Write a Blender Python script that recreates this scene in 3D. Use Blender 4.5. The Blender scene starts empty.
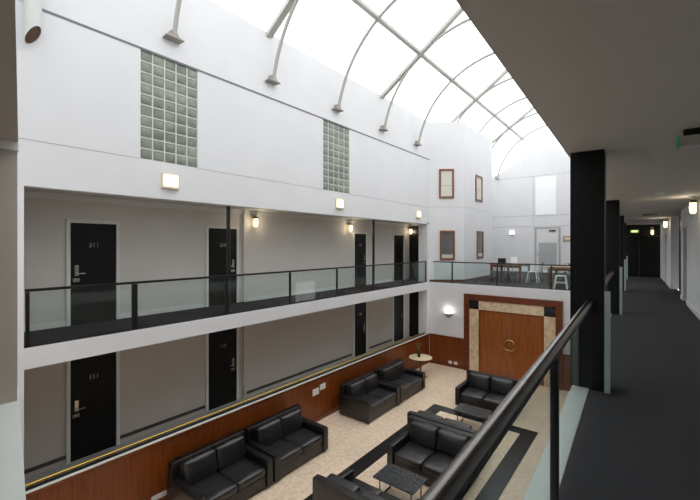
import bpy, bmesh, math, random
from mathutils import Vector, Matrix
random.seed(7)
PI = math.pi
SC = bpy.context.scene
COL = SC.collection

# ------------------------------------------------------------------ camera, sky, exposure
cam_d = bpy.data.cameras.new('camera'); cam = bpy.data.objects.new('camera', cam_d); COL.objects.link(cam)
cam.location = (0, 0, 1.6); cam.rotation_euler = (PI/2, 0, math.radians(38.1))
cam_d.sensor_width = 36; cam_d.lens = 383/700*36; cam_d.shift_y = -4.7/700
cam_d.clip_start = 0.05; cam_d.clip_end = 200
SC.camera = cam
world = bpy.data.worlds.new('overcast_sky'); SC.world = world; world.use_nodes = True
bg = world.node_tree.nodes['Background']; bg.inputs[0].default_value = (0.98, 0.985, 0.98, 1); bg.inputs[1].default_value = 1.9
SC.view_settings.view_transform = 'Standard'; SC.view_settings.look = 'None'
SC.view_settings.exposure = 0.3; SC.view_settings.gamma = 1.0; SC.view_settings.use_curve_mapping = False

# ------------------------------------------------------------------ materials
def lin(c):
    return tuple(((v/255)/12.92 if v/255 <= .04045 else ((v/255+.055)/1.055)**2.4) for v in c) + (1,)
def mat(name, rgb, rough=.6, metal=0, noise=0, nscale=8, bump=0, bscale=200, spec=.5, stretch=None):
    m = bpy.data.materials.new(name); m.use_nodes = True
    nt = m.node_tree; b = nt.nodes['Principled BSDF']
    b.inputs['Base Color'].default_value = lin(rgb); b.inputs['Roughness'].default_value = rough
    b.inputs['Metallic'].default_value = metal; b.inputs['Specular IOR Level'].default_value = spec
    tc = nt.nodes.new('ShaderNodeTexCoord')
    if noise:
        n = nt.nodes.new('ShaderNodeTexNoise'); n.inputs['Scale'].default_value = nscale; n.inputs['Detail'].default_value = 6
        src = tc.outputs['Object']
        if stretch:
            mp = nt.nodes.new('ShaderNodeMapping'); mp.inputs['Scale'].default_value = stretch
            nt.links.new(src, mp.inputs[0]); src = mp.outputs[0]
        nt.links.new(src, n.inputs['Vector'])
        r = nt.nodes.new('ShaderNodeValToRGB')
        l = lin(rgb)
        r.color_ramp.elements[0].position = .3; r.color_ramp.elements[1].position = .7
        r.color_ramp.elements[0].color = tuple(max(0, v*(1-noise)) for v in l[:3])+(1,)
        r.color_ramp.elements[1].color = tuple(min(1, v*(1+noise)) for v in l[:3])+(1,)
        nt.links.new(n.outputs[0], r.inputs[0]); nt.links.new(r.outputs[0], b.inputs['Base Color'])
    if bump:
        n2 = nt.nodes.new('ShaderNodeTexNoise'); n2.inputs['Scale'].default_value = bscale; n2.inputs['Detail'].default_value = 4
        nt.links.new(tc.outputs['Object'], n2.inputs['Vector'])
        bp = nt.nodes.new('ShaderNodeBump'); bp.inputs['Strength'].default_value = bump; bp.inputs['Distance'].default_value = .01
        nt.links.new(n2.outputs[0], bp.inputs['Height']); nt.links.new(bp.outputs[0], b.inputs['Normal'])
    return m
def emit(name, rgb, s):
    m = bpy.data.materials.new(name); m.use_nodes = True; nt = m.node_tree
    b = nt.nodes['Principled BSDF']; b.inputs['Base Color'].default_value = lin(rgb)
    b.inputs['Emission Color'].default_value = lin(rgb); b.inputs['Emission Strength'].default_value = s
    return m
def glass(name, tint, fac=.03, haze=.0, rough=.02):
    """thin sheet: transparent with a Fresnel-like mirror and a small diffuse share"""
    m = bpy.data.materials.new(name); m.use_nodes = True; nt = m.node_tree
    nt.nodes.remove(nt.nodes['Principled BSDF']); out = nt.nodes['Material Output']
    t = nt.nodes.new('ShaderNodeBsdfTransparent'); t.inputs[0].default_value = tint
    g = nt.nodes.new('ShaderNodeBsdfGlossy'); g.inputs['Roughness'].default_value = rough
    lw = nt.nodes.new('ShaderNodeLayerWeight'); lw.inputs[0].default_value = .5
    pw = nt.nodes.new('ShaderNodeMath'); pw.operation = 'POWER'; pw.inputs[1].default_value = 5
    ma = nt.nodes.new('ShaderNodeMath'); ma.operation = 'MULTIPLY_ADD'; ma.inputs[1].default_value = .45; ma.inputs[2].default_value = fac
    nt.links.new(lw.outputs['Facing'], pw.inputs[0]); nt.links.new(pw.outputs[0], ma.inputs[0])
    mx = nt.nodes.new('ShaderNodeMixShader')
    nt.links.new(ma.outputs[0], mx.inputs[0]); nt.links.new(t.outputs[0], mx.inputs[1]); nt.links.new(g.outputs[0], mx.inputs[2])
    last = mx
    if haze:
        d = nt.nodes.new('ShaderNodeBsdfDiffuse'); d.inputs[0].default_value = (.8, .86, .86, 1)
        m2 = nt.nodes.new('ShaderNodeMixShader'); m2.inputs[0].default_value = haze
        nt.links.new(last.outputs[0], m2.inputs[1]); nt.links.new(d.outputs[0], m2.inputs[2]); last = m2
    nt.links.new(last.outputs[0], out.inputs[0])
    return m
def wood(name, dark, light, axis='Z', rough=.32, scale=1.0):
    m = bpy.data.materials.new(name); m.use_nodes = True; nt = m.node_tree
    b = nt.nodes['Principled BSDF']; b.inputs['Roughness'].default_value = rough
    tc = nt.nodes.new('ShaderNodeTexCoord'); mp = nt.nodes.new('ShaderNodeMapping')
    s = [9*scale]*3; s['XYZ'.index(axis)] = .5*scale; mp.inputs['Scale'].default_value = s
    nt.links.new(tc.outputs['Object'], mp.inputs[0])
    n = nt.nodes.new('ShaderNodeTexNoise'); n.inputs['Scale'].default_value = 2.2; n.inputs['Detail'].default_value = 8; n.inputs['Distortion'].default_value = .6
    nt.links.new(mp.outputs[0], n.inputs['Vector'])
    r = nt.nodes.new('ShaderNodeValToRGB')
    r.color_ramp.elements[0].position = .28; r.color_ramp.elements[0].color = lin(dark)
    r.color_ramp.elements[1].position = .72; r.color_ramp.elements[1].color = lin(light)
    nt.links.new(n.outputs[0], r.inputs[0]); nt.links.new(r.outputs[0], b.inputs['Base Color'])
    return m
def stone(name, base, vein, speck, scale, rough, tile=0):
    m = bpy.data.materials.new(name); m.use_nodes = True; nt = m.node_tree
    b = nt.nodes['Principled BSDF']; b.inputs['Roughness'].default_value = rough
    tc = nt.nodes.new('ShaderNodeTexCoord')
    n = nt.nodes.new('ShaderNodeTexNoise'); n.inputs['Scale'].default_value = scale; n.inputs['Detail'].default_value = 9; n.inputs['Roughness'].default_value = .7
    nt.links.new(tc.outputs['Object'], n.inputs['Vector'])
    r = nt.nodes.new('ShaderNodeValToRGB')
    r.color_ramp.elements[0].position = .36; r.color_ramp.elements[0].color = lin(vein)
    r.color_ramp.elements[1].position = .55; r.color_ramp.elements[1].color = lin(base)
    e = r.color_ramp.elements.new(.72); e.color = lin(speck)
    nt.links.new(n.outputs[0], r.inputs[0])
    last = r.outputs[0]
    if tile:
        br = nt.nodes.new('ShaderNodeTexBrick'); br.offset = 0; br.inputs['Scale'].default_value = 1
        br.inputs['Brick Width'].default_value = tile; br.inputs['Row Height'].default_value = tile
        br.inputs['Mortar Size'].default_value = .004; br.inputs['Color1'].default_value = (1, 1, 1, 1); br.inputs['Color2'].default_value = (.9, .9, .9, 1)
        br.inputs['Mortar'].default_value = (.72, .7, .66, 1)
        nt.links.new(tc.outputs['Object'], br.inputs['Vector'])
        mx = nt.nodes.new('ShaderNodeMix'); mx.data_type = 'RGBA'; mx.blend_type = 'MULTIPLY'; mx.inputs[0].default_value = 1
        nt.links.new(last, mx.inputs[6]); nt.links.new(br.outputs[0], mx.inputs[7]); last = mx.outputs[2]
    nt.links.new(last, b.inputs['Base Color'])
    return m

M = dict(
    white=mat('white_plaster', (226, 227, 230), .75, noise=.02, nscale=1.2),
    white2=mat('white_gloss_trim', (228, 228, 226), .4),
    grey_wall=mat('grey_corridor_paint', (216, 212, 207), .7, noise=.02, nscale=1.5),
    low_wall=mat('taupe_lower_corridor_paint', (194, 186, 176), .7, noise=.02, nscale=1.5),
    ceil=mat('ceiling_paint', (200, 197, 194), .8, noise=.015, nscale=1.5),
    carpet=mat('charcoal_carpet', (62, 61, 64), .95, noise=.28, nscale=260, bump=.4, bscale=500, spec=.15),
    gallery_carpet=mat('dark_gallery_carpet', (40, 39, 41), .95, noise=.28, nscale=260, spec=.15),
    lino=mat('grey_lower_floor', (160, 160, 160), .4),
    dark_door=mat('black_door_paint', (11, 11, 10), .5, spec=.3),
    black=mat('black_metal', (16, 16, 18), .32, spec=.5),
    rail=mat('dark_polished_rail', (105, 103, 101), .27, metal=1),
    column=mat('black_column_paint', (17, 17, 17), .55, spec=.25),
    dark_skirt=mat('dark_skirting', (72, 70, 69), .5),
    gap_shade=mat('painted_gap_shade', (112, 113, 115), .5),  # dark grey that stands in for shade in the wall gap
    line=mat('shadow_gap_grey', (178, 178, 180), .7),
    steel=mat('white_painted_steel', (172, 171, 167), .45),
    steel2=mat('grey_steel', (182, 181, 176), .5),
    bracket=mat('weathered_bracket', (150, 146, 138), .6),
    chrome=mat('brushed_chrome', (200, 200, 198), .25, metal=1),
    brass=mat('polished_brass', (215, 180, 90), .22, metal=1),
    bronze=mat('aged_bronze', (205, 168, 104), .25, metal=1),
    leather=mat('black_leather', (18, 18, 20), .33, bump=.3, bscale=12, spec=.7),
    leather2=mat('black_leather_cushion', (27, 27, 30), .36, bump=1.0, bscale=8, spec=.8),
    granite=stone('dark_granite', (58, 62, 66), (18, 20, 22), (130, 134, 138), 42, .25),
    floor=stone('beige_travertine', (250, 228, 202), (232, 202, 172), (254, 240, 220), 9, .38, tile=.6),
    marble=stone('beige_marble_surround', (224, 202, 170), (194, 168, 134), (236, 220, 196), 7, .3),
    blackmarble=mat('black_marble', (26, 26, 29), .25, noise=.3, nscale=6),
    wood=wood('cherry_panelling', (96, 44, 13), (140, 72, 26)),
    wood_h=wood('cherry_moulding', (100, 46, 18), (138, 70, 30), 'Y', .25),
    wood_x=wood('cherry_frame', (84, 38, 14), (120, 58, 24), 'X', .3),
    doorwood=wood('warm_door_veneer', (122, 64, 22), (166, 96, 40), 'Z', .3),
    winwood=wood('red_window_wood', (120, 72, 54), (148, 96, 74), 'Z', .35),
    tabletop=wood('cafe_table_top', (120, 84, 62), (160, 118, 90), 'X', .4),
    glass=glass('clear_balustrade_glass', (.93, .97, .96, 1), haze=.008),
    roofglass=glass('roof_glass', (.97, .98, .98, 1)),
    winglass=glass('window_glass', (.96, .97, .97, 1)),
    edge=mat('pale_green_glass_edge', (178, 192, 186), .3),
    nosing=mat('pale_stone_nosing', (222, 228, 224), .4, noise=.03, nscale=30),
    block=mat('glass_block', (132, 138, 128), .25, noise=.35, nscale=2.5, spec=.4),
    mortar=mat('pale_mortar', (206, 209, 200), .7),
    cream=mat('cream_metal', (214, 204, 178), .5),
    blind=mat('cream_blind', (238, 234, 222), .8),
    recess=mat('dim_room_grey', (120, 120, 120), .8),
    lamp=emit('warm_lamp_glass', (255, 230, 176), 1.7),
    lampw=emit('soft_white_diffuser', (255, 244, 214), 1.1),
    lampu=emit('bright_uplight_glass', (255, 250, 238), 1.2),
    green=emit('green_exit_light', (130, 160, 80), .5),
    greenpale=emit('pale_exit_light', (220, 245, 160), 1.0),
    plastic=mat('white_plastic', (232, 230, 224), .4),
    paper=mat('white_card', (246, 246, 246), .6),
    copper=mat('dull_copper_inside', (88, 60, 44), .5),
    tube=mat('pale_tube_paint', (214, 218, 214), .5),
    frosted=mat('frosted_door_glass', (190, 192, 194), .3),
    frost_dark=mat('grey_door_glass', (178, 180, 182), .25, noise=.12, nscale=4, stretch=(8, 8, .6)),
    stem=mat('dry_flower', (150, 112, 58), .8), leaf=mat('dull_leaf', (88, 84, 50), .8),
    whitemetal=mat('white_cafe_metal', (226, 226, 218), .4),
    greymetal=mat('grey_cafe_metal', (92, 92, 92), .4),
)

# ------------------------------------------------------------------ mesh helpers
class MB:
    def __init__(s): s.bm = bmesh.new()
    def box(s, x0, x1, y0, y1, z0, z1, bev=0, seg=2):
        g = bmesh.ops.create_cube(s.bm, size=1)
        vs = g['verts']
        for v in vs:
            v.co = Vector(((x0+x1)/2+v.co.x*(x1-x0), (y0+y1)/2+v.co.y*(y1-y0), (z0+z1)/2+v.co.z*(z1-z0)))
        if bev:
            es = list({e for v in vs for e in v.link_edges})
            bmesh.ops.bevel(s.bm, geom=es, offset=bev, segments=seg, profile=.5, affect='EDGES')
        return s
    def prism(s, pts, z0, z1):
        a = [s.bm.verts.new((x, y, z0)) for x, y in pts]; b = [s.bm.verts.new((x, y, z1)) for x, y in pts]
        n = len(pts)
        s.bm.faces.new(a[::-1]); s.bm.faces.new(b)
        for i in range(n): s.bm.faces.new((a[i], a[(i+1) % n], b[(i+1) % n], b[i]))
        return s
    def prism_y(s, pts, y0, y1):          # polygon in x,z pushed along y
        a = [s.bm.verts.new((x, y0, z)) for x, z in pts]; b = [s.bm.verts.new((x, y1, z)) for x, z in pts]
        n = len(pts)
        s.bm.faces.new(a); s.bm.faces.new(b[::-1])
        for i in range(n): s.bm.faces.new((a[i], b[i], b[(i+1) % n], a[(i+1) % n]))
        bmesh.ops.recalc_face_normals(s.bm, faces=s.bm.faces[:])
        return s
    def tube(s, pts, r, n=10, cap=True, r2=None):
        pts = [Vector(p) for p in pts]; rings = []
        up = Vector((0, 0, 1))
        for i, p in enumerate(pts):
            d = (pts[min(i+1, len(pts)-1)]-pts[max(i-1, 0)]).normalized()
            u = d.cross(up)
            if u.length < 1e-3: u = Vector((1, 0, 0))
            u.normalize(); w = u.cross(d).normalized()
            rr = r if r2 is None else r+(r2-r)*i/(len(pts)-1)
            rings.append([s.bm.verts.new(p+u*rr*math.cos(2*PI*k/n)+w*rr*math.sin(2*PI*k/n)) for k in range(n)])
        for a, b in zip(rings, rings[1:]):
            for k in range(n): s.bm.faces.new((a[k], a[(k+1) % n], b[(k+1) % n], b[k]))
        if cap: s.bm.faces.new(rings[0][::-1]); s.bm.faces.new(rings[-1])
        return s
    def bar(s, p0, p1, w, h, up=(0, 0, 1)):   # rectangular bar between two points
        p0, p1 = Vector(p0), Vector(p1); d = (p1-p0).normalized(); u = d.cross(Vector(up)).normalized(); v = u.cross(d)
        q = [[s.bm.verts.new(p+u*a*w/2+v*b*h/2) for a, b in ((-1, -1), (1, -1), (1, 1), (-1, 1))] for p in (p0, p1)]
        s.bm.faces.new(q[0][::-1]); s.bm.faces.new(q[1])
        for k in range(4): s.bm.faces.new((q[0][k], q[0][(k+1) % 4], q[1][(k+1) % 4], q[1][k]))
        return s
    def lathe(s, prof, n=28, c=(0, 0), cap=True, a0=0, a1=2*PI):
        full = abs(a1-a0-2*PI) < 1e-6; m = n if full else n+1
        rings = [[s.bm.verts.new((c[0]+r*math.cos(a0+(a1-a0)*k/n), c[1]+r*math.sin(a0+(a1-a0)*k/n), z)) for k in range(m)] for r, z in prof]
        for a, b in zip(rings, rings[1:]):
            for k in range(n): s.bm.faces.new((a[k], a[(k+1) % m], b[(k+1) % m], b[k]))
        if cap and full:
            s.bm.faces.new(rings[0][::-1]); s.bm.faces.new(rings[-1])
        return s
    def soft(s, x0, x1, y0, y1, z0, z1, r, puff=(0, 0, 0), cuts=9):
        ly = s.bm.verts.layers.int.get('done') or s.bm.verts.layers.int.new('done')
        g = bmesh.ops.create_cube(s.bm, size=2); vs = g['verts']
        es = list({e for v in vs for e in v.link_edges})
        g2 = bmesh.ops.subdivide_edges(s.bm, edges=es, cuts=cuts, use_grid_fill=True)
        vs = [v for v in s.bm.verts if v[ly] == 0]
        h = Vector(((x1-x0)/2, (y1-y0)/2, (z1-z0)/2)); c = Vector(((x0+x1)/2, (y0+y1)/2, (z0+z1)/2))
        for v in vs:
            t = v.co.copy()
            # pull grid lines to the corners
            t = Vector([math.copysign(abs(k)**.7, k) for k in t])
            p = Vector((t.x*h.x, t.y*h.y, t.z*h.z))
            q = Vector([max(-h[i]+r, min(h[i]-r, p[i])) for i in range(3)])
            d = p-q
            if d.length > 1e-6: p = q+d.normalized()*r
            fx, fy, fz = 1-t.x**2, 1-t.y**2, 1-t.z**2
            p.x += puff[0]*t.x*fy*fz; p.y += puff[1]*t.y*fx*fz; p.z += puff[2]*t.z*fx*fy
            v.co = c+p; v[ly] = 1
        return s
    def build(s, name, m, parent=None, smooth=False):
        me = bpy.data.meshes.new(name); bmesh.ops.recalc_face_normals(s.bm, faces=s.bm.faces[:])
        if s.bm.verts.layers.int.get('done'): s.bm.verts.layers.int.remove(s.bm.verts.layers.int['done'])
        s.bm.to_mesh(me); s.bm.free(); me.materials.append(m)
        if smooth:
            for p in me.polygons: p.use_smooth = True
            me.set_sharp_from_angle(angle=math.radians(38))
        o = bpy.data.objects.new(name, me); COL.objects.link(o)
        if parent is not None: o.parent = parent
        return o
def tag(o, label, cat, group=None, kind=None):
    o['label'] = label; o['category'] = cat
    if group: o['group'] = group
    if kind: o['kind'] = kind
    return o
def thing(name, label, cat, loc=(0, 0, 0), rz=0, group=None, kind=None):
    o = bpy.data.objects.new(name, None); COL.objects.link(o); o.empty_display_size = .1
    o.location = loc; o.rotation_euler = (0, 0, rz)
    return tag(o, label, cat, group, kind)
def struct(name, mb, m, label, cat, rz=0, loc=(0, 0, 0)):
    o = mb.build(name, m); o.location = loc; o.rotation_euler = (0, 0, rz)
    return tag(o, label, cat, kind='structure')
def copy_tree(o, parent=None):
    c = o.copy(); COL.objects.link(c)
    if parent is not None: c.parent = parent
    for ch in list(o.children): copy_tree(ch, c)
    return c
def text(body, size, m, parent, loc, rot, name='room_number'):
    cu = bpy.data.curves.new(name, 'FONT'); cu.body = body; cu.size = size; cu.align_x = 'CENTER'; cu.align_y = 'CENTER'; cu.extrude = .002
    t = bpy.data.objects.new('tmp_text', cu); COL.objects.link(t)
    dg = bpy.context.evaluated_depsgraph_get(); me = bpy.data.meshes.new_from_object(t.evaluated_get(dg))
    bpy.data.objects.remove(t)
    me.materials.clear(); me.materials.append(m)
    o = bpy.data.objects.new(name, me); COL.objects.link(o); o.parent = parent; o.location = loc; o.rotation_euler = rot
    return o

LX = -7.67           # atrium face of the left galleries
DX = -9.1            # door wall of the left galleries
BY = 15.45           # back wall of the lobby, edge of the lounge
FY = 24.8            # far gable wall
GZ = -3.55           # lobby floor
RA = math.radians(1.65)   # the right-hand walkway runs a little askew
RX = -.66            # upper right wall

# ------------------------------------------------------------------ setting: lobby floor
struct('floor', MB().box(LX, -.3, -.6, BY, GZ-.2, GZ), M['floor'], 'beige travertine lobby floor at the bottom of the atrium', 'floor')
b = MB()
bx0, bx1, by0, by1, bw = -5.52, -2.42, 5.3, 11.48, .38
z0, z1 = GZ, GZ+.003
b.box(bx0, bx0+bw, by0, by1, z0, z1); b.box(bx1-bw, bx1, by0, by1, z0, z1)
b.box(bx0+bw, bx1-bw, by0, by0+bw, z0, z1); b.box(bx0+bw, bx1-bw, by1-bw, by1, z0, z1)
struct('trim_1', b, M['blackmarble'], 'black marble border inlaid in the beige lobby floor', 'floor border')

# left galleries
UP = LX-.2
def wall_left():
    b = MB()
    b.box(UP, LX, -.6, 20.2, 5.39, 7.02)                       # top band
    b.box(UP, LX, -.6, 20.2, 2.53, 3.25)                       # fascia band
    for a, c in ((-.6, 3.29), (4.47, 8.49), (9.75, 20.2)): b.box(UP, LX, a, c, 3.262, 5.362)
    b.box(UP, LX-.02, -.6, 20.2, 3.25, 3.262); b.box(UP, LX-.02, -.6, 20.2, 5.362, 5.39)
    b.box(UP, LX, -.6, 1.56, -2.3, 2.53)                     # near jamb
    b.box(-8.09, LX, 15.25, BY, -2.3, 2.6)                      # far jamb
    return b
WL = struct('wall_left', wall_left(), M['white'], 'white upper wall above the left galleries', 'wall')
o = MB().box(LX-.02, LX+.008, 1.79, BY, 5.355, 5.395).build('wall_gap_shade', M['gap_shade'], WL)  # strip painted dark as the shade of the gap under the top band
# upper gallery
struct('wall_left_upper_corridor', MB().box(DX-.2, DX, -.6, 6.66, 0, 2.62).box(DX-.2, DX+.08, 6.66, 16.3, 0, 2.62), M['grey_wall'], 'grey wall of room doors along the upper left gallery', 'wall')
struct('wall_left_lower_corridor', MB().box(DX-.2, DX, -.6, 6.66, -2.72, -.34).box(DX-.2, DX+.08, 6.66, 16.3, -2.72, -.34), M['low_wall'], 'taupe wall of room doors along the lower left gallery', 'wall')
struct('ceiling_upper_gallery', MB().box(DX-.2, UP, -.6, 16.3, 2.6, 2.75), M['ceil'], 'pale ceiling of the upper left gallery', 'ceiling')
struct('trim_2', MB().box(DX, DX+.05, -.6, 6.66, 2.49, 2.6).box(DX+.08, DX+.12, 6.66, 16.2, 2.49, 2.6), M['white2'], 'pale cornice above the upper left gallery doors', 'cornice')
struct('wall_left_lounge', MB().box(-8.6, -8.4, 20.0, FY, 0, 5.9).box(-8.4, UP, 20.0, 20.2, 0, 5.9), M['white'], 'white wall of the lounge behind the bay', 'wall')
FU = struct('floor_upper_gallery', MB().box(DX-.2, UP, -.6, 16.3, -.34, -.012).box(UP, LX, 1.56, 15.25, -.34, -.012), M['white'], 'white concrete slab edge of the upper left gallery', 'floor')
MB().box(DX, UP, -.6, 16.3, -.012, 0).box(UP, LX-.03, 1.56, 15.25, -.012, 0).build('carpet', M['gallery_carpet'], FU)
struct('floor_lower_gallery', MB().box(DX-.2, LX-.12, -.6, 16.3, -2.95, -2.72), M['lino'], 'grey floor of the lower left gallery', 'floor')
struct('baseboard_left_lower', MB().box(DX, DX+.02, -.6, 2.49, -2.62, -2.55).box(DX, DX+.02, 3.47, 5.5, -2.62, -2.55).box(DX+.08, DX+.1, 6.75, 11.6, -2.62, -2.55).box(DX+.08, DX+.1, 12.8, 14.5, -2.62, -2.55),
       M['dark_skirt'], 'dark skirting along the lower gallery wall', 'baseboard')
struct('baseboard_left_upper', MB().box(DX, DX+.02, -.6, 2.49, 0, .1).box(DX, DX+.02, 3.47, 5.5, 0, .1).box(DX+.08, DX+.1, 6.75, 11.6, 0, .1).box(DX+.08, DX+.1, 12.8, 14.5, 0, .1),
       M['white2'], 'white skirting along the upper gallery wall', 'baseboard')
struct('wall_near_gallery', MB().box(DX-.2, UP+.02, 1.2, 1.4, -2.72, -.34).box(DX-.2, UP+.02, 1.2, 1.4, 0, 2.6), M['grey_wall'], 'end wall closing the near ends of both left galleries', 'wall')
WE = struct('wall_end_gallery', MB().box(DX-.2, UP+.05, 16.1, 16.3, -2.72, -.34).box(DX-.2, UP+.05, 16.1, 16.3, 0, 2.6), M['grey_wall'], 'end wall closing both left galleries', 'wall')
# wainscot
w = struct('wall_left_wainscot', MB().box(LX-.12, LX, -.6, BY, GZ, -2.33), M['wood'], 'cherry wood panelling under the lower left gallery', 'wall')
MB().box(LX-.15, LX+.03, -.6, BY, -2.34, -2.27, .02, 3).build('cap_rail', M['wood_h'], w, True)
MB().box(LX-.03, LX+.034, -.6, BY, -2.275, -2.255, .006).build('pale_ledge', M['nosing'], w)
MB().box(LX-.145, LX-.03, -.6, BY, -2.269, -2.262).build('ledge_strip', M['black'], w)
MB().box(LX, LX+.02, -.6, BY, GZ, GZ+.13, .005).build('base_moulding', M['wood_h'], w)
t = thing('brass_rail', 'long brass rail along the ledge of the lower left gallery', 'rail', (LX-.11, 1.56, -2.262))
MB().tube([(0, 0, .055), (0, 13.66, .055)], .022, 12).build('rail_tube', M['brass'], t, True)
b = MB()
for k in range(8): MB().tube([(0, .3+k*1.75, 0), (0, .3+k*1.75, .05)], .012, 8).build('rail_bracket', M['brass'], t)

# doors of the galleries
def gallery_door(n, x, y0, y1, z, h, num, side, label, framem):
    r = thing('door_%d' % n, label, 'door', (x, (y0+y1)/2, z), 0, kind='structure')
    w = (y1-y0)/2
    MB().box(0, .05, -w-.07, -w, 0, h+.07, .006).box(0, .05, w, w+.07, 0, h+.07, .006).box(0, .05, -w, w, h, h+.07).build('door_frame', framem, r)
    d = MB().box(0, .02, -w, w, 0, h).build('door_leaf', M['dark_door'], r)
    s = -1 if side == 'l' else 1
    hy = s*(w-.11)
    hd = MB().box(.02, .03, hy-.035, hy+.035, .98, 1.2, .003).box(.02, .03, hy-.07, hy+.05, .86, .93, .003).build('handle_plate', M['chrome'], d)
    MB().tube([(.03, hy, 1.03), (.075, hy, 1.03), (.08, hy-s*.02, 1.03), (.08, hy-s*.13, 1.03)], .011, 8).build('handle', M['chrome'], hd, True)
    text(num, .13, M['chrome'], d, (.022, 0, 1.6), (PI/2, 0, PI/2))
    return r
H1 = 2.05
k2 = 9.02/9.1
g = [(2.56, 3.39, 'l', DX), (5.58, 6.45, 'r', DX), (11.85*k2, 12.63*k2, 'r', DX+.08), (14.75*k2, 15.62*k2, 'r', DX+.08)]
names_u = ['black room door 211 nearest on the upper left gallery', 'black room door behind the first thin black post of the upper gallery', 'black room door left of the second thin black post, upper gallery', 'black room door nearest the far end of the upper gallery']
names_l = ['black room door nearest on the lower left gallery, above brass rail', 'second black room door of the lower gallery, above the left sofas', 'black room door of the lower gallery above the third sofa', 'black room door nearest the far end of the lower gallery']
for i, (a, c, sd, x) in enumerate(g):
    gallery_door(i+1, x, a, c, 0, H1, ('211', '210', '209', '208')[i], sd, names_u[i], M['white2'])
    gallery_door(i+5, x, a, c, -2.72, H1+.1, ('111', '110', '109', '108')[i], sd, names_l[i], M['grey_wall'])
for n, z, l in ((9, 0, 'tall black end door of the upper gallery beside white pier'), (10, -2.72, 'tall black end door of the lower gallery beside white pier')):
    r = thing('door_%d' % n, l, 'door', (-8.45, 16.1, z), 0, kind='structure')
    MB().box(-.56, .52, -.03, 0, 0, 2.36 if z < 0 else 2.5).build('door_leaf', M['dark_door'], r)
    MB().box(-.02, -.005, -.036, -.03, .9, 1.2).build('handle', M['chrome'], r)

# glass block windows
for n, (a, c), l in ((1, (3.29, 4.47), 'large glass block window nearest on the upper left wall'), (2, (8.49, 9.75), 'glass block window further along the upper left wall')):
    r = thing('window_%d' % n, l, 'window', (LX, (a+c)/2, 3.262), 0, kind='structure')
    w = (c-a)/2; h = 2.1; mo = .013
    b = MB(); b.box(-.16, -.05, -w, w, 0, h)
    bl = MB()
    nx, nz = 5, 10; pw, ph = 2*w/nx, h/nz
    for i in range(nx+1): b.box(-.06, -.018, -w+i*pw-mo if i else -w, -w+i*pw+mo if i < nx else w, 0, h)
    for j in range(nz+1): b.box(-.06, -.0181, -w, w, max(0, j*ph-mo), min(h, j*ph+mo))
    b.build('mortar_grid', M['mortar'], r)
    for i in range(nx):
        for j in range(nz):
            bl.soft(-.06, -.022, -w+i*pw+mo, -w+(i+1)*pw-mo, j*ph+mo, (j+1)*ph-mo, .015, (.012, 0, 0), 3)
    bl.build('glass_blocks', M['block'], r, True)

# back wall of the lobby with portal
BW = struct('wall_back', MB().box(LX-.2, -.845, BY, BY+.25, GZ, -.012), M['white'], 'white back wall of the lobby below the lounge', 'wall')
def wains(x0, x1):
    MB().box(x0, x1, BY-.03, BY, GZ, -2.33).build('wood_panelling', M['wood'], BW)
    MB().box(x0, x1, BY-.05, BY, -2.34, -2.27, .01).build('cap_rail', M['wood_x'], BW)
    MB().box(x0, x1, BY-.05, BY, GZ, GZ+.13, .005).build('base_moulding', M['wood_x'], BW)
wains(LX+.03, -6.06); wains(-2.45, -.85)
FL = struct('floor_lounge', MB().prism([(-7.6, BY+.25), (-.845, BY+.25), (-1.108, FY), (-8.6, FY), (-8.6, 20.0), (-7.6, 20.0)], -.34, -.012), M['white'], 'slab of the upper lounge over the lobby doors', 'floor')
MB().prism([(-7.6, BY+.06), (-.84, BY+.06), (-1.108, FY), (-8.4, FY), (-8.4, 20.2), (-7.6, 20.2)], -.012, 0).build('carpet', M['carpet'], FL)
p = thing('door_11', 'double wooden lobby doors with round handles in marble and cherry portal', 'door', (-4.255, BY, GZ), 0, kind='structure')
H = 3.16
f_ = MB().box(-1.805, -1.58, -.12, 0, 0, H, .01).box(1.58, 1.805, -.12, 0, 0, H, .01).box(-1.58, 1.58, -.12, 0, H-.24, H, .01).build('portal_frame', M['wood_x'], p)
MB().box(-1.58, -1.2, -.08, 0, 0, H-.6).box(1.2, 1.58, -.08, 0, 0, H-.6).box(-1.2, 1.2, -.08, 0, H-.6, H-.24).build('marble_surround', M['marble'], p)
for s in (-1, 1):
    MB().box(min(s*1.2, s*1.58), max(s*1.2, s*1.58), -.085, 0, H-.6, H-.24).build('corner_block', M['blackmarble'], p)
    lf = MB().box(min(s*.009, s*1.14), max(s*.009, s*1.14), -.05, 0, 0, 2.5, .004).box(min(s*.2, s*.26), max(s*.2, s*.26), -.053, 0, 0.1, 2.45).build('door_leaf', M['doorwood'], p)
    pts = [(s*(.03+.18*math.sin(a)), -.11, 1.3+.2*math.cos(a)) for a in [PI*k/16 for k in range(17)]]
    pts = [(s*.03, -.06, 1.5)]+pts+[(s*.03, -.06, 1.1)]
    MB().tube(pts, .026, 10).build('ring_handle', M['bronze'], lf, True)
MB().box(-1.2, -1.14, -.07, 0, 0, 2.56).box(1.14, 1.2, -.07, 0, 0, 2.56).box(-1.14, 1.14, -.07, 0, 2.5, 2.56).build('inner_frame', M['wood'], p)

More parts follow.
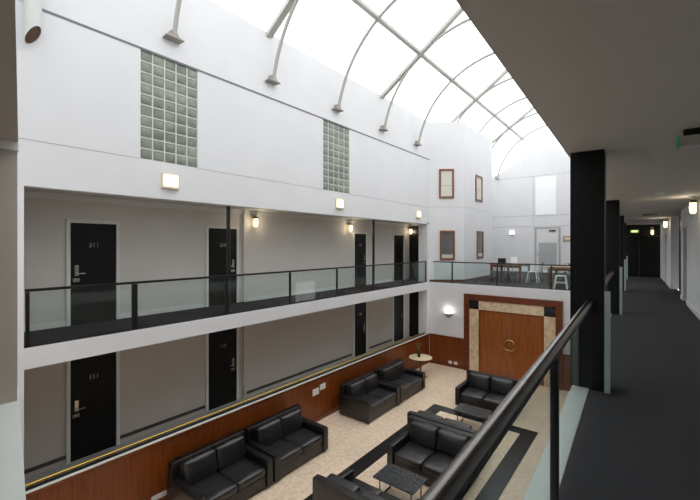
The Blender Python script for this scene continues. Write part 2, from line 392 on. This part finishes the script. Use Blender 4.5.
# bay wall
P0, P1 = (LX, BY), (-6.46, 16.40)
BAY = struct('wall_bay', MB().prism([P0, P1, (-6.46, 20.2), (LX, 20.2)], 0, 3.28).prism([P0, P1, (-6.46, 20.2), (LX, 20.2)], 3.295, 7.02), M['white'], 'white angled bay projecting beside the upper lounge', 'wall')
ins = .012
MB().prism([(P0[0], P0[1]+.02), (P1[0]-ins, P1[1]+ins), (-6.46-ins, 20.19), (LX, 20.19)], 3.28, 3.295).build('wall_groove', M['line'], BAY)
d = (Vector(P1)-Vector(P0)); L1 = d.length; ang1 = math.atan2(d.y, d.x)
bb = MB(); nv = Vector((math.sin(ang1), -math.cos(ang1)))*.012
bb.prism([P0, (P0[0]+nv.x, P0[1]+nv.y), (P1[0]+nv.x+.006, P1[1]+nv.y-.004), (P1[0]+.012, P1[1]+.004), (P1[0]+.012, 20.2), (P1[0], 20.2), P1], 0, .09)
struct('baseboard_bay', bb, M['wood_x'], 'brown skirting at the foot of the white bay', 'baseboard')
def bay_window(n, loc, rz, w, h, label, blind):
    r = thing('window_%d' % n, label, 'window', loc, rz, kind='structure')   # local: x along wall, -y outward
    t_ = .085
    MB().box(-w/2, -w/2+t_, -.05, 0, 0, h, .008).box(w/2-t_, w/2, -.05, 0, 0, h, .008).box(-w/2+t_, w/2-t_, -.05, 0, 0, t_).box(-w/2+t_, w/2-t_, -.05, 0, h-t_, h).build('window_frame', M['winwood'], r)
    MB().box(-w/2+t_, w/2-t_, -.022, -.016, t_, h-t_).build('pane', M['winglass'], r)
    if blind:
        MB().box(-w/2+t_, w/2-t_, -.012, -.002, t_, h-t_).build('blind', M['blind'], r)
        MB().box(-w/2+t_, w/2-t_, -.0155, -.0125, h*.42, h*.42+.035).build('blind_rail', M['cream'], r)
    else:
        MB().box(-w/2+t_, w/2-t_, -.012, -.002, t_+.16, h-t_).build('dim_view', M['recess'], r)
        MB().box(-w/2+t_, w/2-t_, -.012, -.002, t_, t_+.16).build('sill_view', M['blind'], r)
mid = (Vector(P0)+d*.49)
bay_window(3, (mid.x+nv.x*.1, mid.y+nv.y*.1, 3.67), ang1, .66, 1.29, 'upper wood framed window on the angled bay face', True)
bay_window(4, (mid.x+.03, mid.y+.02, .95), ang1, .66, 1.30, 'lower wood framed window on the angled bay face', False)
bay_window(5, (-6.46, 18.2, 3.70), PI/2, .88, 1.22, 'upper wood framed window on the receding bay side', True)
bay_window(6, (-6.46, 18.35, .98), PI/2, .85, 1.30, 'lower wood framed window on the receding bay side', False)

# far gable wall
FW = struct('wall_far', MB().prism_y([(-8.6, 0), (2.0, 0), (2.0, 4.9), (-1, 5.6), (-4.85, 7.5), (-7.5, 6.08), (-8.6, 5.85)], FY, FY+.25), M['white'], 'white gabled wall at the far end of the lounge', 'wall')
gl = MB()
for z in (5.72, 3.36, 2.72): gl.box(-8.4, -1, FY-.004, FY, z, z+.025)
for x in (-5.5,): gl.box(x-.02, x, FY-.004, FY, 2.72, 5.72)
gl.build('wall_groove', M['line'], FW)
r = thing('window_7', 'tall pale window in the far gable wall above the lounge door', 'window', (-4.83, FY, 3.36), 0, kind='structure')
MB().box(-.6, .6, -.03, 0, 0, 2.32).build('window_frame', M['white2'], r)
MB().box(-.55, .55, -.04, -.03, .05, 2.27).build('pane', emit('daylit_white_pane', (236, 240, 242), .1), r)
r = thing('door_12', 'white glazed door in the far lounge wall', 'door', (-4.75, FY, 0), 0, kind='structure')
MB().box(-.68, -.58, -.06, 0, 0, 2.68).box(.58, .68, -.06, 0, 0, 2.68).box(-.58, .58, -.06, 0, 2.6, 2.68).build('door_frame', M['line'], r)
lf = MB().box(-.58, .58, -.03, 0, 0, 2.6).build('door_leaf', M['white2'], r)
MB().box(-.46, .5, -.036, -.03, .12, 1.75).build('pane', M['frost_dark'], lf)
MB().box(-.52, -.49, -.08, -.03, .95, 1.25).build('handle', M['chrome'], lf)
MB().box(.1, .45, -.09, -.03, 2.42, 2.5).build('door_closer', M['dark_skirt'], lf)

# right-hand side (walkway), built in its own slightly turned frame
struct('floor_walkway', MB().box(-.39, 1.3, -2.5, 24.9, -.34, 0), M['carpet'], 'charcoal carpet of the right walkway', 'floor', RA)
struct('trim_3', MB().box(-.555, -.39, .25, 15.3, -.34, .012, .004), M['nosing'], 'pale stone edge along the right walkway', 'floor edging', RA)
struct('ceiling', MB().prism([(-.61, -2.5), (-.61, 24.9), (1.4, 24.9), (1.4, -2.5)], 2.65, 2.78), M['ceil'], 'shaded ceiling over the right walkway', 'ceiling', RA)
struct('wall_right_upper', MB().box(-.61, -.41, -.6, 24.9, 2.78, 7.02), M['white'], 'white wall above the right walkway', 'wall', RA)
struct('wall_right_lower', MB().box(1.1, 1.3, .3, 15.4, GZ, -.34), M['low_wall'], 'recessed taupe wall of the lower right gallery', 'wall', RA)
struct('wall_right_wainscot', MB().box(-.5, -.3, .3, 15.3, GZ, -2.27), M['wood'], 'cherry wood panelling under the right walkway', 'wall', RA)
struct('floor_lower_right', MB().box(-.3, 1.1, .3, 15.4, -2.95, -2.72), M['lino'], 'grey floor of the lower right gallery', 'floor', RA)
WR = struct('wall_right', MB().box(1.17, 1.4, -2.5, 13.75, 0, 2.65).box(1.17, 1.4, 14.65, 15.25, 0, 2.65).box(1.17, 1.4, 13.75, 14.65, 2.1, 2.65).box(1.34, 1.45, 13.7, 18.5, 0, 2.65)
            .box(1.12, 1.4, 18.3, 20.6, 0, 2.65).box(1.12, 1.4, 21.5, 24.6, 0, 2.65).box(1.12, 1.4, 20.6, 21.5, 2.1, 2.65).box(1.34, 1.4, 20.6, 21.5, 0, 2.1), M['white'], 'white wall of rooms along the right walkway', 'wall', RA)
struct('baseboard_right', MB().box(1.15, 1.17, -2.5, 13.7, 0, .11).box(1.15, 1.17, 14.7, 15.25, 0, .11).box(1.15, 1.345, 15.25, 15.27, 0, .11).box(1.10, 1.12, 18.28, 20.55, 0, .11).box(1.10, 1.345, 18.28, 18.3, 0, .11).box(1.10, 1.12, 21.55, 24.5, 0, .11),
       M['white2'], 'white skirting along the right walkway wall', 'baseboard', RA)
def rt(x, y, z=0):
    return (x*math.cos(RA)-y*math.sin(RA), x*math.sin(RA)+y*math.cos(RA), z)
for n, (y, h, xx), l in ((13, (14.2, 2.08, 1.26), 'dark door set in the right walkway wall, nearest'), (14, (16.6, 2.6, 1.3), 'dark recessed doorway behind the wall corner on right walkway'), (15, (21.05, 2.08, 1.22), 'dark door furthest along the right walkway wall')):
    r = thing('door_%d' % n, l, 'door', rt(xx, y), RA, kind='structure')
    w = .42 if n != 14 else .8
    MB().box(0, .03, -w, w, 0, h).build('door_leaf', M['dark_door'], r)
    MB().box(-.02, 0, -w, -w+.05, 0, h).box(-.02, 0, w-.05, w, 0, h).build('door_frame', M['white2'] if n == 15 else M['dark_skirt'], r)
    MB().tube([(0, -w+.12, 1), (-.05, -w+.12, 1), (-.05, -w+.24, 1)], .01, 8).build('handle', M['chrome'], r)
r = thing('door_16', 'black double doors closing the far end of the right walkway', 'door', rt(.25, 24.55), RA, kind='structure')
MB().box(-.85, .85, -.1, .05, 2.06, 2.65).build('bulkhead', M['dark_door'], r)
MB().box(-.85, -.005, 0, .05, 0, 2.05).build('door_leaf', M['dark_door'], r); MB().box(.005, .85, 0, .05, 0, 2.05).build('door_leaf', M['dark_door'], r)
MB().box(-.1, -.07, -.04, 0, .9, 1.2).build('handle', M['black'], r)

# near landing at the left edge
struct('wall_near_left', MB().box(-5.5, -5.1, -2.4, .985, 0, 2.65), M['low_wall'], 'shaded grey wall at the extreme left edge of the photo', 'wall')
struct('trim_4', MB().box(-5.1, -5.05, -2.4, .985, 2.56, 2.65), M['white2'], 'cornice on the wall at the extreme left', 'cornice')
struct('ceiling_landing', MB().prism([(-5.6, 1.09), (-5.6, -2.5), (-.66, -2.5), (-.66, .112)], 2.65, 2.78), M['ceil'], 'shaded ceiling of the near landing, top left corner', 'ceiling')
struct('trim_5', MB().prism([(-5.6, 1.087), (-5.6, .90), (-.5, -.02), (-.5, .174)], -.34, .01), M['nosing'], 'pale stone edge of the near landing, bottom left corner', 'floor edging')
struct('floor_landing', MB().prism([(-5.6, .895), (-5.6, -2.5), (-.38, -2.5), (-.5, -.025)], -.34, 0), M['carpet'], 'charcoal carpet of the near landing', 'floor')
struct('wall_near_upper', MB().box(LX, -.7, -.6, -.4, 2.8, 7.02), M['white'], 'white wall behind the camera above the landing', 'wall')
struct('wall_near_lower', MB().box(LX, -.6, -.2, -.05, GZ, -.34), M['white'], 'white wall below the near landing', 'wall')
struct('wall_behind', MB().box(-5.4, 1.4, -2.7, -2.5, -.34, 2.78), M['grey_wall'], 'grey wall behind the camera', 'wall')

# ------------------------------------------------------------------ glass roof
E0, RZ, MX = 7.02, 9.43, -4.17
b = MB()
for y0 in [(-.6+2.63*k) for k in range(10)]:
    y1 = min(y0+2.61, 25.3)
    for s in (-1, 1):
        xa = MX+s*(MX-LX); q = []
        for dz in (0, .02):
            q.append([b.bm.verts.new(c) for c in ((xa, y0, E0+dz), (MX, y0, RZ+dz), (MX, y1, RZ+dz), (xa, y1, E0+dz))])
        A, B = q
        b.bm.faces.new(A)
        # single sheet: thickness is carried by the glazing bars
        for v in B: b.bm.verts.remove(v)
struct('window_8', b, M['roofglass'], 'white glass roof pitched over the whole atrium', 'glass roof')
for y, l in ((6.42, 'nearest broad grey rafter crossing the glass roof'), (11.62, 'second broad grey rafter of the glass roof, crossing the middle'), (16.78, 'third grey rafter of the glass roof, above the bay'), (21.94, 'farthest grey rafter of the glass roof near the gable')):
    t = thing('roof_rafter', l, 'rafter', (0, y, 0), 0, 'rafters of the glass roof')
    for s in (-1, 1):
        MB().bar((MX+s*(MX-LX), 0, E0-.07), (MX, 0, RZ-.07), .17, .1).build('rafter_bar', M['steel2'], t)
def slope(x): return E0+(RZ-E0)*(x-LX)/(MX-LX)
for s, x, l in ((1, -6.09, 'long grey purlin running the length of the glass roof'), (-1, 2*MX+6.09, 'grey purlin on the far slope of the glass roof'), (0, MX, 'grey ridge beam of the glass roof')):
    z = slope(x if s >= 0 else 2*MX-x)-.06
    o = MB().bar((x, -.4, z), (x, 25.2, z), .13, .09).build('roof_purlin', M['steel2'])
    tag(o, l, 'purlin')
# fine glazing battens
# curved ribs
ys = [3.88+2.58*k for k in range(9)]
arch_l = ['nearest white curved roof rib, bracket above first glass block window', 'second white curved roof rib from the left, between glass block windows', 'third white curved roof rib, bracket just above second glass block window',
          'fourth white curved roof rib from the left', 'fifth white curved roof rib, landing next to the bay', 'white curved roof rib passing behind the top of the bay', 'thin white curved roof rib above the far end of the bay', 'second farthest thin curved roof rib near the gable wall', 'farthest thin curved roof rib against the far gable']
ys[-1] = 24.55
for y, l in zip(ys, arch_l):
    t = thing('roof_arch', l, 'roof rib', (LX, y, 5.8), 0, 'curved ribs of the glass roof')
    R, cx, cz = 3.41, -4.17-LX, 5.2-5.8
    a0 = math.asin((5.80-5.2)/R)
    pts = [(cx-R*math.cos(a), 0, cz+R*math.sin(a)) for a in [a0+(PI-2*a0)*k/48 for k in range(49)]]
    MB().tube(pts, .045, 10).build('curved_rib', M['steel'], t, True)
    for s in (-1, 1):
        x0 = 0 if s < 0 else 2*cx; dr = -s
        # wing-shaped foot: flat plate on the wall with a gusset
        bk = MB()
        pr = [(-.19, .02), (-.09, .05), (-.055, .17), (.055, .17), (.09, .05), (.19, .02), (.19, 0), (-.19, 0)]
        A_ = [bk.bm.verts.new((x0, q_[0]*.9, q_[1]-.05)) for q_ in pr]; B_ = [bk.bm.verts.new((x0+dr*(.2-.4*q_[1]), q_[0], q_[1]-.05)) for q_ in pr]
        bk.bm.faces.new(A_); bk.bm.faces.new(B_[::-1])
        for q_ in range(8): bk.bm.faces.new((A_[q_], B_[q_], B_[(q_+1) % 8], A_[(q_+1) % 8]))
        bk.build('foot_bracket', M['bracket'], t)

# ------------------------------------------------------------------ columns and balustrades
for y, l in ((5.42, 'thin black post before the second upper gallery door'), (11.53, 'thin black post between the two farther upper gallery doors')):
    t = thing('gallery_post', l, 'post', (LX-.28, y, 0), 0, 'thin posts of the upper left gallery')
    MB().tube([(0, 0, .01), (0, 0, 2.59)], .045, 16).build('shaft', M['black'], t, True)
    MB().lathe([(.07, 0), (.07, .012), (.05, .016)], 16).build('base_plate', M['black'], t)
    MB().box(-.07, .07, -.07, .07, 2.585, 2.6).build('head_plate', M['black'], t)
for y, l in ((5.0, 'broad black column nearest, where the near handrail ends'), (10.8, 'second black column of the right walkway'), (16.6, 'third black column of the right walkway'), (22.2, 'farthest black column of the right walkway')):
    t = thing('column', l, 'column', rt(-.41, y), RA, 'black columns along the right walkway')
    MB().box(-.165, .16, 0, .32, 0, 2.65, .004).build('shaft', M['column'], t)
    e = MB().box(.162, .215, -.04, .0, .005, 1.1).build('edge_post', M['edge'], t); e['label'] = 'pale upright edge of glass balustrade'

def balustrade(name, label, p0, p1, posts, h, group=None, postw=.05, railw=.05, tubr=0, kick=.03):
    """local x runs from p0 to p1"""
    p0, p1 = Vector(p0), Vector(p1); L = (p1-p0).length; rz = math.atan2(p1.y-p0.y, p1.x-p0.x)
    t = thing(name, label, 'balustrade', p0, rz, group)
    if tubr:
        MB().tube([(0, 0, h-tubr), (L, 0, h-tubr)], tubr, 20).build('handrail', M['rail'], t, True)
        MB().box(0, L, -.011, .011, h-2*tubr-.03, h-2*tubr+.004).build('under_rail', M['black'], t)
        gt = h-2*tubr-.03
    else:
        MB().box(0, L, -railw/2, railw/2, h-.045, h, .005).build('handrail', M['black'], t)
        gt = h-.05
    for q, w in posts:
        MB().box(q-w/2, q+w/2, -.02, .02, 0, gt, .003).build('post', M['black'], t)
    qs = sorted(q for q, w in posts); ends = [0]+qs+[L]
    for a, c in zip(ends, ends[1:]):
        if c-a < .3: continue
        MB().box(a+.035, c-.035, -.005, .005, kick, gt-.005).build('glass_panel', M['glass'], t)
    return t
balustrade('balustrade', 'long glass balustrade with black handrail along the upper left gallery', (LX-.04, 1.58, 0), (LX-.04, 15.22, 0),
           [(.03, .05), (1.62, .1), (3.62, .06), (5.61, .055), (7.59, .055), (9.57, .055), (11.59, .055), (13.61, .05)], .912)
balustrade('balustrade', 'glass balustrade across the front of the lounge above the wooden doors', (-7.5, BY+.03, 0), (-.72, BY+.03, 0),
           [(.88, .05), (2.75, .05), (4.67, .05), (6.5, .05)], .905)
balustrade('balustrade', 'thick dark near handrail with glass panels on the right walkway', rt(-.375, .25), rt(-.375, 5.0), [(2.31, .066)], 1.02, tubr=.032, kick=.06)
balustrade('balustrade', 'glass balustrade between first and second black columns', rt(-.375, 5.33), rt(-.375, 10.79), [(2.7, .06)], 1.02, tubr=.03)
balustrade('balustrade', 'glass balustrade between second and third black columns', rt(-.375, 11.13), rt(-.375, 15.3), [(2.1, .06)], 1.02, tubr=.03)

# ------------------------------------------------------------------ sofas
def make_sofa():
    r = thing('sofa', '', 'sofa'); r['group'] = 'black leather two seat sofas in the lobby'
    # local: x = width (-.875...875), +y = front ; origin at the middle of the footprint
    W, D = .87, .55
    MB().soft(-W+.13, W-.13, -D+.1, D-.03, .05, .30, .015).build('base', M['leather'], r, True)
    for s in (-1, 1):
        a0, a1 = sorted((s*W, s*(W-.17)))
        a = MB().soft(a0, a1, -D+.05, D, .04, .62, .035, (.0, .0, .008), 9).build('arm', M['leather'], r, True)
        MB().soft(a0+.012, a1-.012, D-.002, D+.012, .06, .595, .006, cuts=2).build('arm_front', M['leather'], a, True)
    MB().soft(-W+.01, W-.01, -D, -D+.17, .04, .92, .03, (0, .0, .0), 9).build('back', M['leather'], r, True)
    for s in (-1, 1):
        c0, c1 = sorted((s*.004, s*(W-.168)))
        MB().soft(c0, c1, -D+.3, D-.005, .30, .47, .045, (0, .01, .03), 9).build('seat_cushion', M['leather2'], r, True)
        o = MB().soft(c0, c1, -.13, .13, 0, .46, .055, (.0, .035, .015), 10).build('back_cushion', M['leather2'], r, True)
        o.location = (0, -D+.30, .45); o.rotation_euler = (math.radians(-9)*-1, 0, 0)
    for sx in (-1, 1):
        for sy in (-1, 1):
            MB().box(sx*(W-.09)-.03, sx*(W-.09)+.03, sy*(D-.11)-.03, sy*(D-.11)+.03, 0, .05).build('foot', M['black'], r)
    return r
spots = [(-6.9, 4.56, -PI/2, 'black two seat sofa nearest against the wood panelling, lower left'),
         (-6.9, 6.34, -PI/2, 'second black sofa against the wood panelling, next to the nearest one'),
         (-6.9, 9.82, -PI/2, 'third black sofa against the panelling, right of the white wall plates'),
         (-6.9, 11.6, -PI/2, 'black sofa against the panelling beside the round flower table'),
         (-4.0, 5.62, 0, 'black sofa at the bottom edge of the photo, back toward us'),
         (-3.86, 7.94, PI, 'black sofa in the middle facing the near granite table'),
         (-4.0, 9.08, 0, 'black sofa back to back behind the middle sofa'),
         (-4.05, 12.26, PI, 'black sofa standing before the wooden double doors')]
proto = make_sofa()
for i, (x, y, rz, l) in enumerate(spots):
    o = proto if i == 0 else copy_tree(proto)
    o.location = (x, y, GZ); o.rotation_euler = (0, 0, rz); o['label'] = l

# low tables
def make_table():
    r = thing('coffee_table', '', 'table'); r['group'] = 'granite coffee tables'
    MB().box(-.46, .46, -.31, .31, .43, .46, .004).build('tabletop', M['granite'], r)
    for sx in (-1, 1):
        for sy in (-1, 1):
            MB().tube([(sx*.36, sy*.2, 0), (sx*.36, sy*.2, .43)], .013, 8).build('leg', M['black'], r, True)
        MB().box(sx*.36-.012, sx*.36+.012, -.2, .2, .02, .04).build('stretcher', M['black'], r)
    return r
t = make_table(); t.location = (-3.98, 6.72, GZ); t['label'] = 'low dark granite table nearest, before the middle sofa'
t2 = copy_tree(t); t2.location = (-3.98, 10.72, GZ); t2['label'] = 'low dark granite table before the sofa at the doors'

t = thing('round_table', 'round cream topped side table in the corner by the wood panelling', 'table', (-7.08, 13.5, GZ))
MB().lathe([(.001, .745), (.42, .745), (.45, .755), (.45, .775), (.44, .782), (.001, .782)], 40).build('tabletop', mat('cream_tabletop', (236, 218, 180), .35), t, True)
MB().tube([(0, 0, .02), (0, 0, .75)], .035, 14).build('pedestal', M['wood'], t, True)
MB().lathe([(.001, 0), (.24, 0), (.24, .02), (.06, .05), (.001, .05)], 28).build('base', M['wood'], t, True)
v = thing('vase', 'small dark vase of dried flowers on the round cream table', 'vase', (-7.12, 13.45, GZ+.782))
MB().lathe([(.001, 0), (.05, 0), (.058, .1), (.05, .2), (.055, .22), (.045, .22), (.04, .18), (.001, .17)], 18).build('vase_body', M['black'], v, True)
st = MB(); fl = MB(); lv = MB()
for k in range(14):
    a = random.uniform(0, 2*PI); rr = random.uniform(.04, .17); hh = random.uniform(.34, .6)
    st.tube([(0, 0, .18), (rr*.4*math.cos(a), rr*.4*math.sin(a), hh*.6), (rr*math.cos(a), rr*math.sin(a), hh)], .004, 5)
    c = Vector((rr*math.cos(a), rr*math.sin(a), hh))
    if k % 2:
        g_ = bmesh.ops.create_icosphere(fl.bm, subdivisions=1, radius=random.uniform(.018, .032))
        for q in g_['verts']: q.co += c
    else:
        for j in range(3):
            e = c*.8+Vector((random.uniform(-.05, .05), random.uniform(-.05, .05), random.uniform(-.03, .05)))
            f0 = [lv.bm.verts.new(e+Vector(w)) for w in ((0, 0, 0), (.02, .01, .02), (.0, .0, .06), (-.02, -.01, .02))]; lv.bm.faces.new(f0)
s_ = st.build('stems', M['leaf'], v); fl.build('flowers', M['stem'], v); lv.build('leaves', M['leaf'], v)

# ------------------------------------------------------------------ lamps and wall fittings
def point(parent, loc, e, col=(1, .86, .62), r=.05):
    ld = bpy.data.lights.new('lamp_glow', 'POINT'); ld.energy = e; ld.color = col; ld.shadow_soft_size = r
    o = bpy.data.objects.new('lamp_glow', ld); COL.objects.link(o); o.parent = parent; o.location = loc
def fascia_lamp(y, l):
    t = thing('wall_light', l, 'wall light', (LX, y, 2.74), 0, 'square lights on the upper gallery fascia')
    MB().box(0, .03, -.175, .175, 0, .31, .005).build('back_plate', M['cream'], t)
    MB().box(.03, .07, -.145, .145, .045, .28, .015, 3).build('diffuser', M['lampw'], t, True)
    MB().box(.03, .075, -.165, .165, .0, .036, .004).build('lower_lip', M['cream'], t)
for y, l in ((3.86, 'lit square wall light under the nearest glass block window'), (9.22, 'lit square wall light under the farther glass block window'), (14.4, 'square wall light on the fascia next to the bay')): fascia_lamp(y, l)
def jar_lamp(loc, rz, l, grp, e=5):
    t = thing('jar_lamp', l, 'wall lamp', loc, rz, grp)     # local +x away from wall
    MB().box(0, .03, -.05, .05, .27, .39, .005).build('wall_plate', M['cream'], t)
    MB().tube([(.03, 0, .33), (.12, 0, .36), (.12, 0, .3)], .012, 8).build('arm', M['cream'], t, True)
    c = MB().lathe([(.001, .24), (.075, .24), (.085, .26), (.06, .3), (.001, .31)], 20, (.12, 0)).build('lamp_cap', M['dark_skirt'], t, True)
    MB().lathe([(.001, .0), (.04, .01), (.058, .05), (.058, .24), (.001, .24)], 20, (.12, 0)).build('glass_jar', M['lamp'], t, True)
    point(t, (.2, 0, .12), e)
for y, x, l in ((6.97, DX+.08, 'glowing jar lamp right of the first thin gallery post'), (11.4, DX+.08, 'glowing jar lamp left of the second thin gallery post, upper gallery'), (16.0, DX+.08, 'glowing jar lamp at the far end of the upper gallery')):
    jar_lamp((x, y, 2.12), 0, l, 'jar lamps of the upper gallery', 5)
for y, xx, l in ((10.95, 1.155, 'glowing jar lamp nearest on the right walkway wall, at photo edge'), (18.9, 1.12, 'small glowing jar lamp on the middle of the right walkway wall')):
    jar_lamp(rt(xx, y, 2.27), RA+PI, l, 'jar lamps of the right walkway', 4)
jar_lamp(rt(.78, 24.45, 2.12), RA-PI/2, 'tiny glowing jar lamp standing in for a reflection above the black end doors', 'jar lamps of the right walkway', 2)  # lamp added in place of a reflected glow at the end doors
# bowl uplight
t = thing('bowl_sconce', 'half bowl uplight glowing on the white wall left of the portal', 'wall light', (-6.76, BY, -1.48))
MB().lathe([(.03, 0), (.1, .05), (.17, .12), (.2, .19), (.19, .19), (.16, .13), (.02, .03)], 20, (0, 0), False, PI, 2*PI).build('bowl', M['bracket'], t, True)
MB().lathe([(.001, .14), (.16, .145)], 20, (0, -.003), False, PI, 2*PI).build('lamp_glass', M['lampu'], t)
point(t, (0, -.12, .27), 3.2, (1, .95, .85), .06)
# far lounge sconce
t = thing('wall_light', 'lit wall light on the far lounge wall', 'wall light', (-6.72, FY, 2.2))
MB().box(-.16, .16, -.06, 0, 0, .05, .01).build('back_plate', M['bracket'], t)
MB().box(-.13, .13, -.1, 0, .05, .3, .03, 3).build('diffuser', M['lampw'], t, True)
o = MB().box(-3.92, -3.45, FY-.03, FY, 1.82, 2.12, .005).build('wooden_plaque', M['tabletop'])
tag(o, 'small wooden plaque on the far lounge wall right of the door', 'sign')
MB().box(-3.86, -3.51, FY-.034, FY-.03, 1.87, 2.07).build('plaque_face', M['cream'], o)
# exit sign far, exit sign near
t = thing('exit_sign', 'small green lit exit sign hanging before the black end doors', 'exit sign', rt(.07, 23.9, 2.2), RA)
MB().box(-.17, .17, -.03, .03, .03, .17, .005).build('sign_box', M['green'], t)
MB().box(-.12, .12, -.034, -.03, .05, .15).build('lit_symbol', M['greenpale'], t)
MB().tube([(0, 0, .17), (0, 0, .45)], .01, 6).build('hanger', M['black'], t)
t = thing('exit_sign', 'exit light box edge on under the ceiling at top right', 'exit sign', rt(.40, 4.62, 2.49), RA)
MB().box(-.06, .26, -.05, .05, 0, .1, .01).build('sign_box', mat('clear_grey_plastic', (190, 188, 182), .3), t)
MB().box(-.075, -.06, -.05, .05, .0, .1).build('lit_edge', emit('dim_green_edge', (50, 120, 80), .25), t)
MB().box(-.03, .24, -.03, .03, .1, .16).build('mounting_plate', M['black'], t)
t = thing('smoke_detector', 'round smoke detector on the right walkway ceiling', 'smoke detector', rt(.43, 9.7, 2.65), RA)
MB().lathe([(.001, -.05), (.04, -.05), (.06, -.03), (.07, 0), (.001, 0)], 20).build('detector_body', M['plastic'], t, True)
MB().lathe([(.075, -.012), (.08, 0), (.001, 0)], 20).build('mounting_ring', M['plastic'], t, True)
t = thing('ceiling_vent', 'flat vent in the ceiling further down the right walkway', 'vent', rt(.46, 16.3, 2.65), RA)
MB().box(-.25, .25, -.25, .25, -.02, 0).build('vent_frame', M['plastic'], t)
for k in range(6): MB().box(-.2, .2, -.2+k*.075, -.17+k*.075, -.03, -.02).build('slat', M['dark_skirt'], t)
# wall tube at upper left
t = thing('tube_light', 'pale tubular wall fitting with dark open end, top left corner', 'light fitting', (LX, 1.63, 4.83))
def cut_tube(r, z_off, cap):
    b = MB(); n = 28; lo = []; hi = []
    for k in range(n):
        a = 2*PI*k/n; dx, dy = r*math.cos(a), r*math.sin(a)
        lo.append(b.bm.verts.new((.18+dx, dy, z_off+1.4*(dx*.787+dy*.617)))); hi.append(b.bm.verts.new((.18+dx, dy, 1.6)))
    for k in range(n): b.bm.faces.new((lo[k], lo[(k+1) % n], hi[(k+1) % n], hi[k]))
    if cap: b.bm.faces.new(lo[::-1])
    return b
cut_tube(.1, 0, False).build('tube_body', M['tube'], t, True)
cut_tube(.093, .02, True).build('tube_inside', M['copper'], t, True)
MB().box(0, .09, -.04, .04, .9, .98).build('wall_arm', M['steel2'], t)
# sockets
def plate(loc, axis, w, h, l, grp):
    t = thing('wall_socket', l, 'socket', loc, 0 if axis == 'x' else -PI/2, grp)
    MB().box(0, .012, -w/2, w/2, 0, h, .003).build('face_plate', M['plastic'], t)
    for s in (-1, 1): MB().box(.012, .016, s*w*.22-.02, s*w*.22+.02, h*.3, h*.7, .001).build('socket_insert', M['plastic'], t)
plate((LX+.001, 8.16, -2.76), 'x', .26, .19, 'larger white wall plate on the panelling right of second sofa', 'plates on the left panelling')
plate((LX+.001, 8.46, -2.68), 'x', .24, .17, 'smaller white wall plate beside the larger one, nearer the third sofa', 'plates on the left panelling')
plate((LX+.001, 3.64, -3.42), 'x', .3, .1, 'low white socket on the panelling left of the nearest sofa', None)
plate((-6.68, BY-.03, -3.42), 'y', .16, .12, 'left one of two white sockets low on the back panelling', 'sockets on the back panelling')
plate((-6.44, BY-.03, -3.42), 'y', .16, .12, 'right one of two white sockets low on the back panelling', 'sockets on the back panelling')

# ------------------------------------------------------------------ lounge furniture
def cafe_table(loc, sx, sy, l):
    t = thing('cafe_table', l, 'table', loc, 0, 'wooden tables in the upper lounge')
    MB().box(-sx, sx, -sy, sy, .72, .765, .006).build('tabletop', M['tabletop'], t)
    MB().box(-sx+.08, sx-.08, -sy+.06, -sy+.09, .62, .72).box(-sx+.08, sx-.08, sy-.09, sy-.06, .62, .72).build('apron', M['wood_x'], t)
    for a in (-1, 1):
        for c in (-1, 1): MB().box(a*(sx-.07)-.045, a*(sx-.07)+.045, c*(sy-.07)-.045, c*(sy-.07)+.045, 0, .72).build('leg', M['wood_x'], t)
    return t
cafe_table((-5.03, 18.3, 0), .68, .82, 'wooden lounge table left, carrying a black box and white card')
cafe_table((-2.45, 17.25, 0), .72, .82, 'wooden lounge table right, half hidden by the black column')
def stool(loc, rz, l, m, back):
    t = thing('cafe_chair' if back else 'cafe_stool', l, 'chair' if back else 'stool', loc, rz, 'metal seats in the upper lounge')
    MB().box(-.17, .17, -.17, .17, .45, .475, .01).build('seat', m, t)
    for a in (-1, 1):
        for c in (-1, 1): MB().bar((a*.15, c*.15, .455), (a*.215, c*.215, 0), .05, .035, (0, 1, 0)).build('leg', m, t)
    for s in (-1, 1): MB().bar((-.19, s*.185, .22), (.19, s*.185, .22), .012, .03).build('stretcher', m, t)
    if back:
        MB().tube([(-.17, -.16, .46), (-.18, -.18, .7), (-.14, -.2, .82), (.14, -.2, .82), (.18, -.18, .7), (.17, -.16, .46)], .012, 8).build('back_frame', m, t, True)
        MB().bar((0, -.165, .46), (0, -.205, .82), .09, .008, (0, 1, 0)).build('back_slat', m, t)
stool((-2.62, 16.05, 0), .1, 'white metal stool before the right lounge table', M['whitemetal'], False)
stool((-1.95, 16.1, 0), -.1, 'white metal chair pulled to the right lounge table, near column', M['whitemetal'], True)
stool((-5.35, 17.15, 0), .1, 'grey metal stool before the left lounge table, left', M['greymetal'], False)
stool((-4.72, 17.12, 0), -.15, 'dark metal chair before the left lounge table, middle', M['greymetal'], True)
stool((-4.0, 17.95, 0), PI/2, 'white metal chair at the right end of the left lounge table', M['whitemetal'], True)
stool((-3.98, 18.75, 0), PI/2, 'dark metal chair behind the white one, left lounge table', M['greymetal'], True)
stool((-2.7, 18.4, 0), PI, 'dark metal chair behind the right lounge table', M['greymetal'], True)
t = thing('storage_box', 'small black box on the left lounge table', 'box', (-5.5, 18.62, .765))
MB().box(-.16, .16, -.1, .1, 0, .2, .006).build('box_body', M['black'], t); MB().box(-.165, .165, -.105, .105, .2, .225, .004).build('box_lid', M['black'], t)
t = thing('menu_card', 'white folded card standing on the left lounge table', 'card', (-5.0, 18.75, .765))
MB().prism_y([(-.15, 0), (.15, 0), (.15, .3), (-.15, .3)], -.003, .0).build('front_leaf', M['paper'], t).rotation_euler = (-.15, 0, 0)
o = MB().prism_y([(-.15, 0), (.15, 0), (.15, .3), (-.15, .3)], .0, .003).build('rear_leaf', M['paper'], t); o.location = (0, .09, 0); o.rotation_euler = (.15, 0, 0)
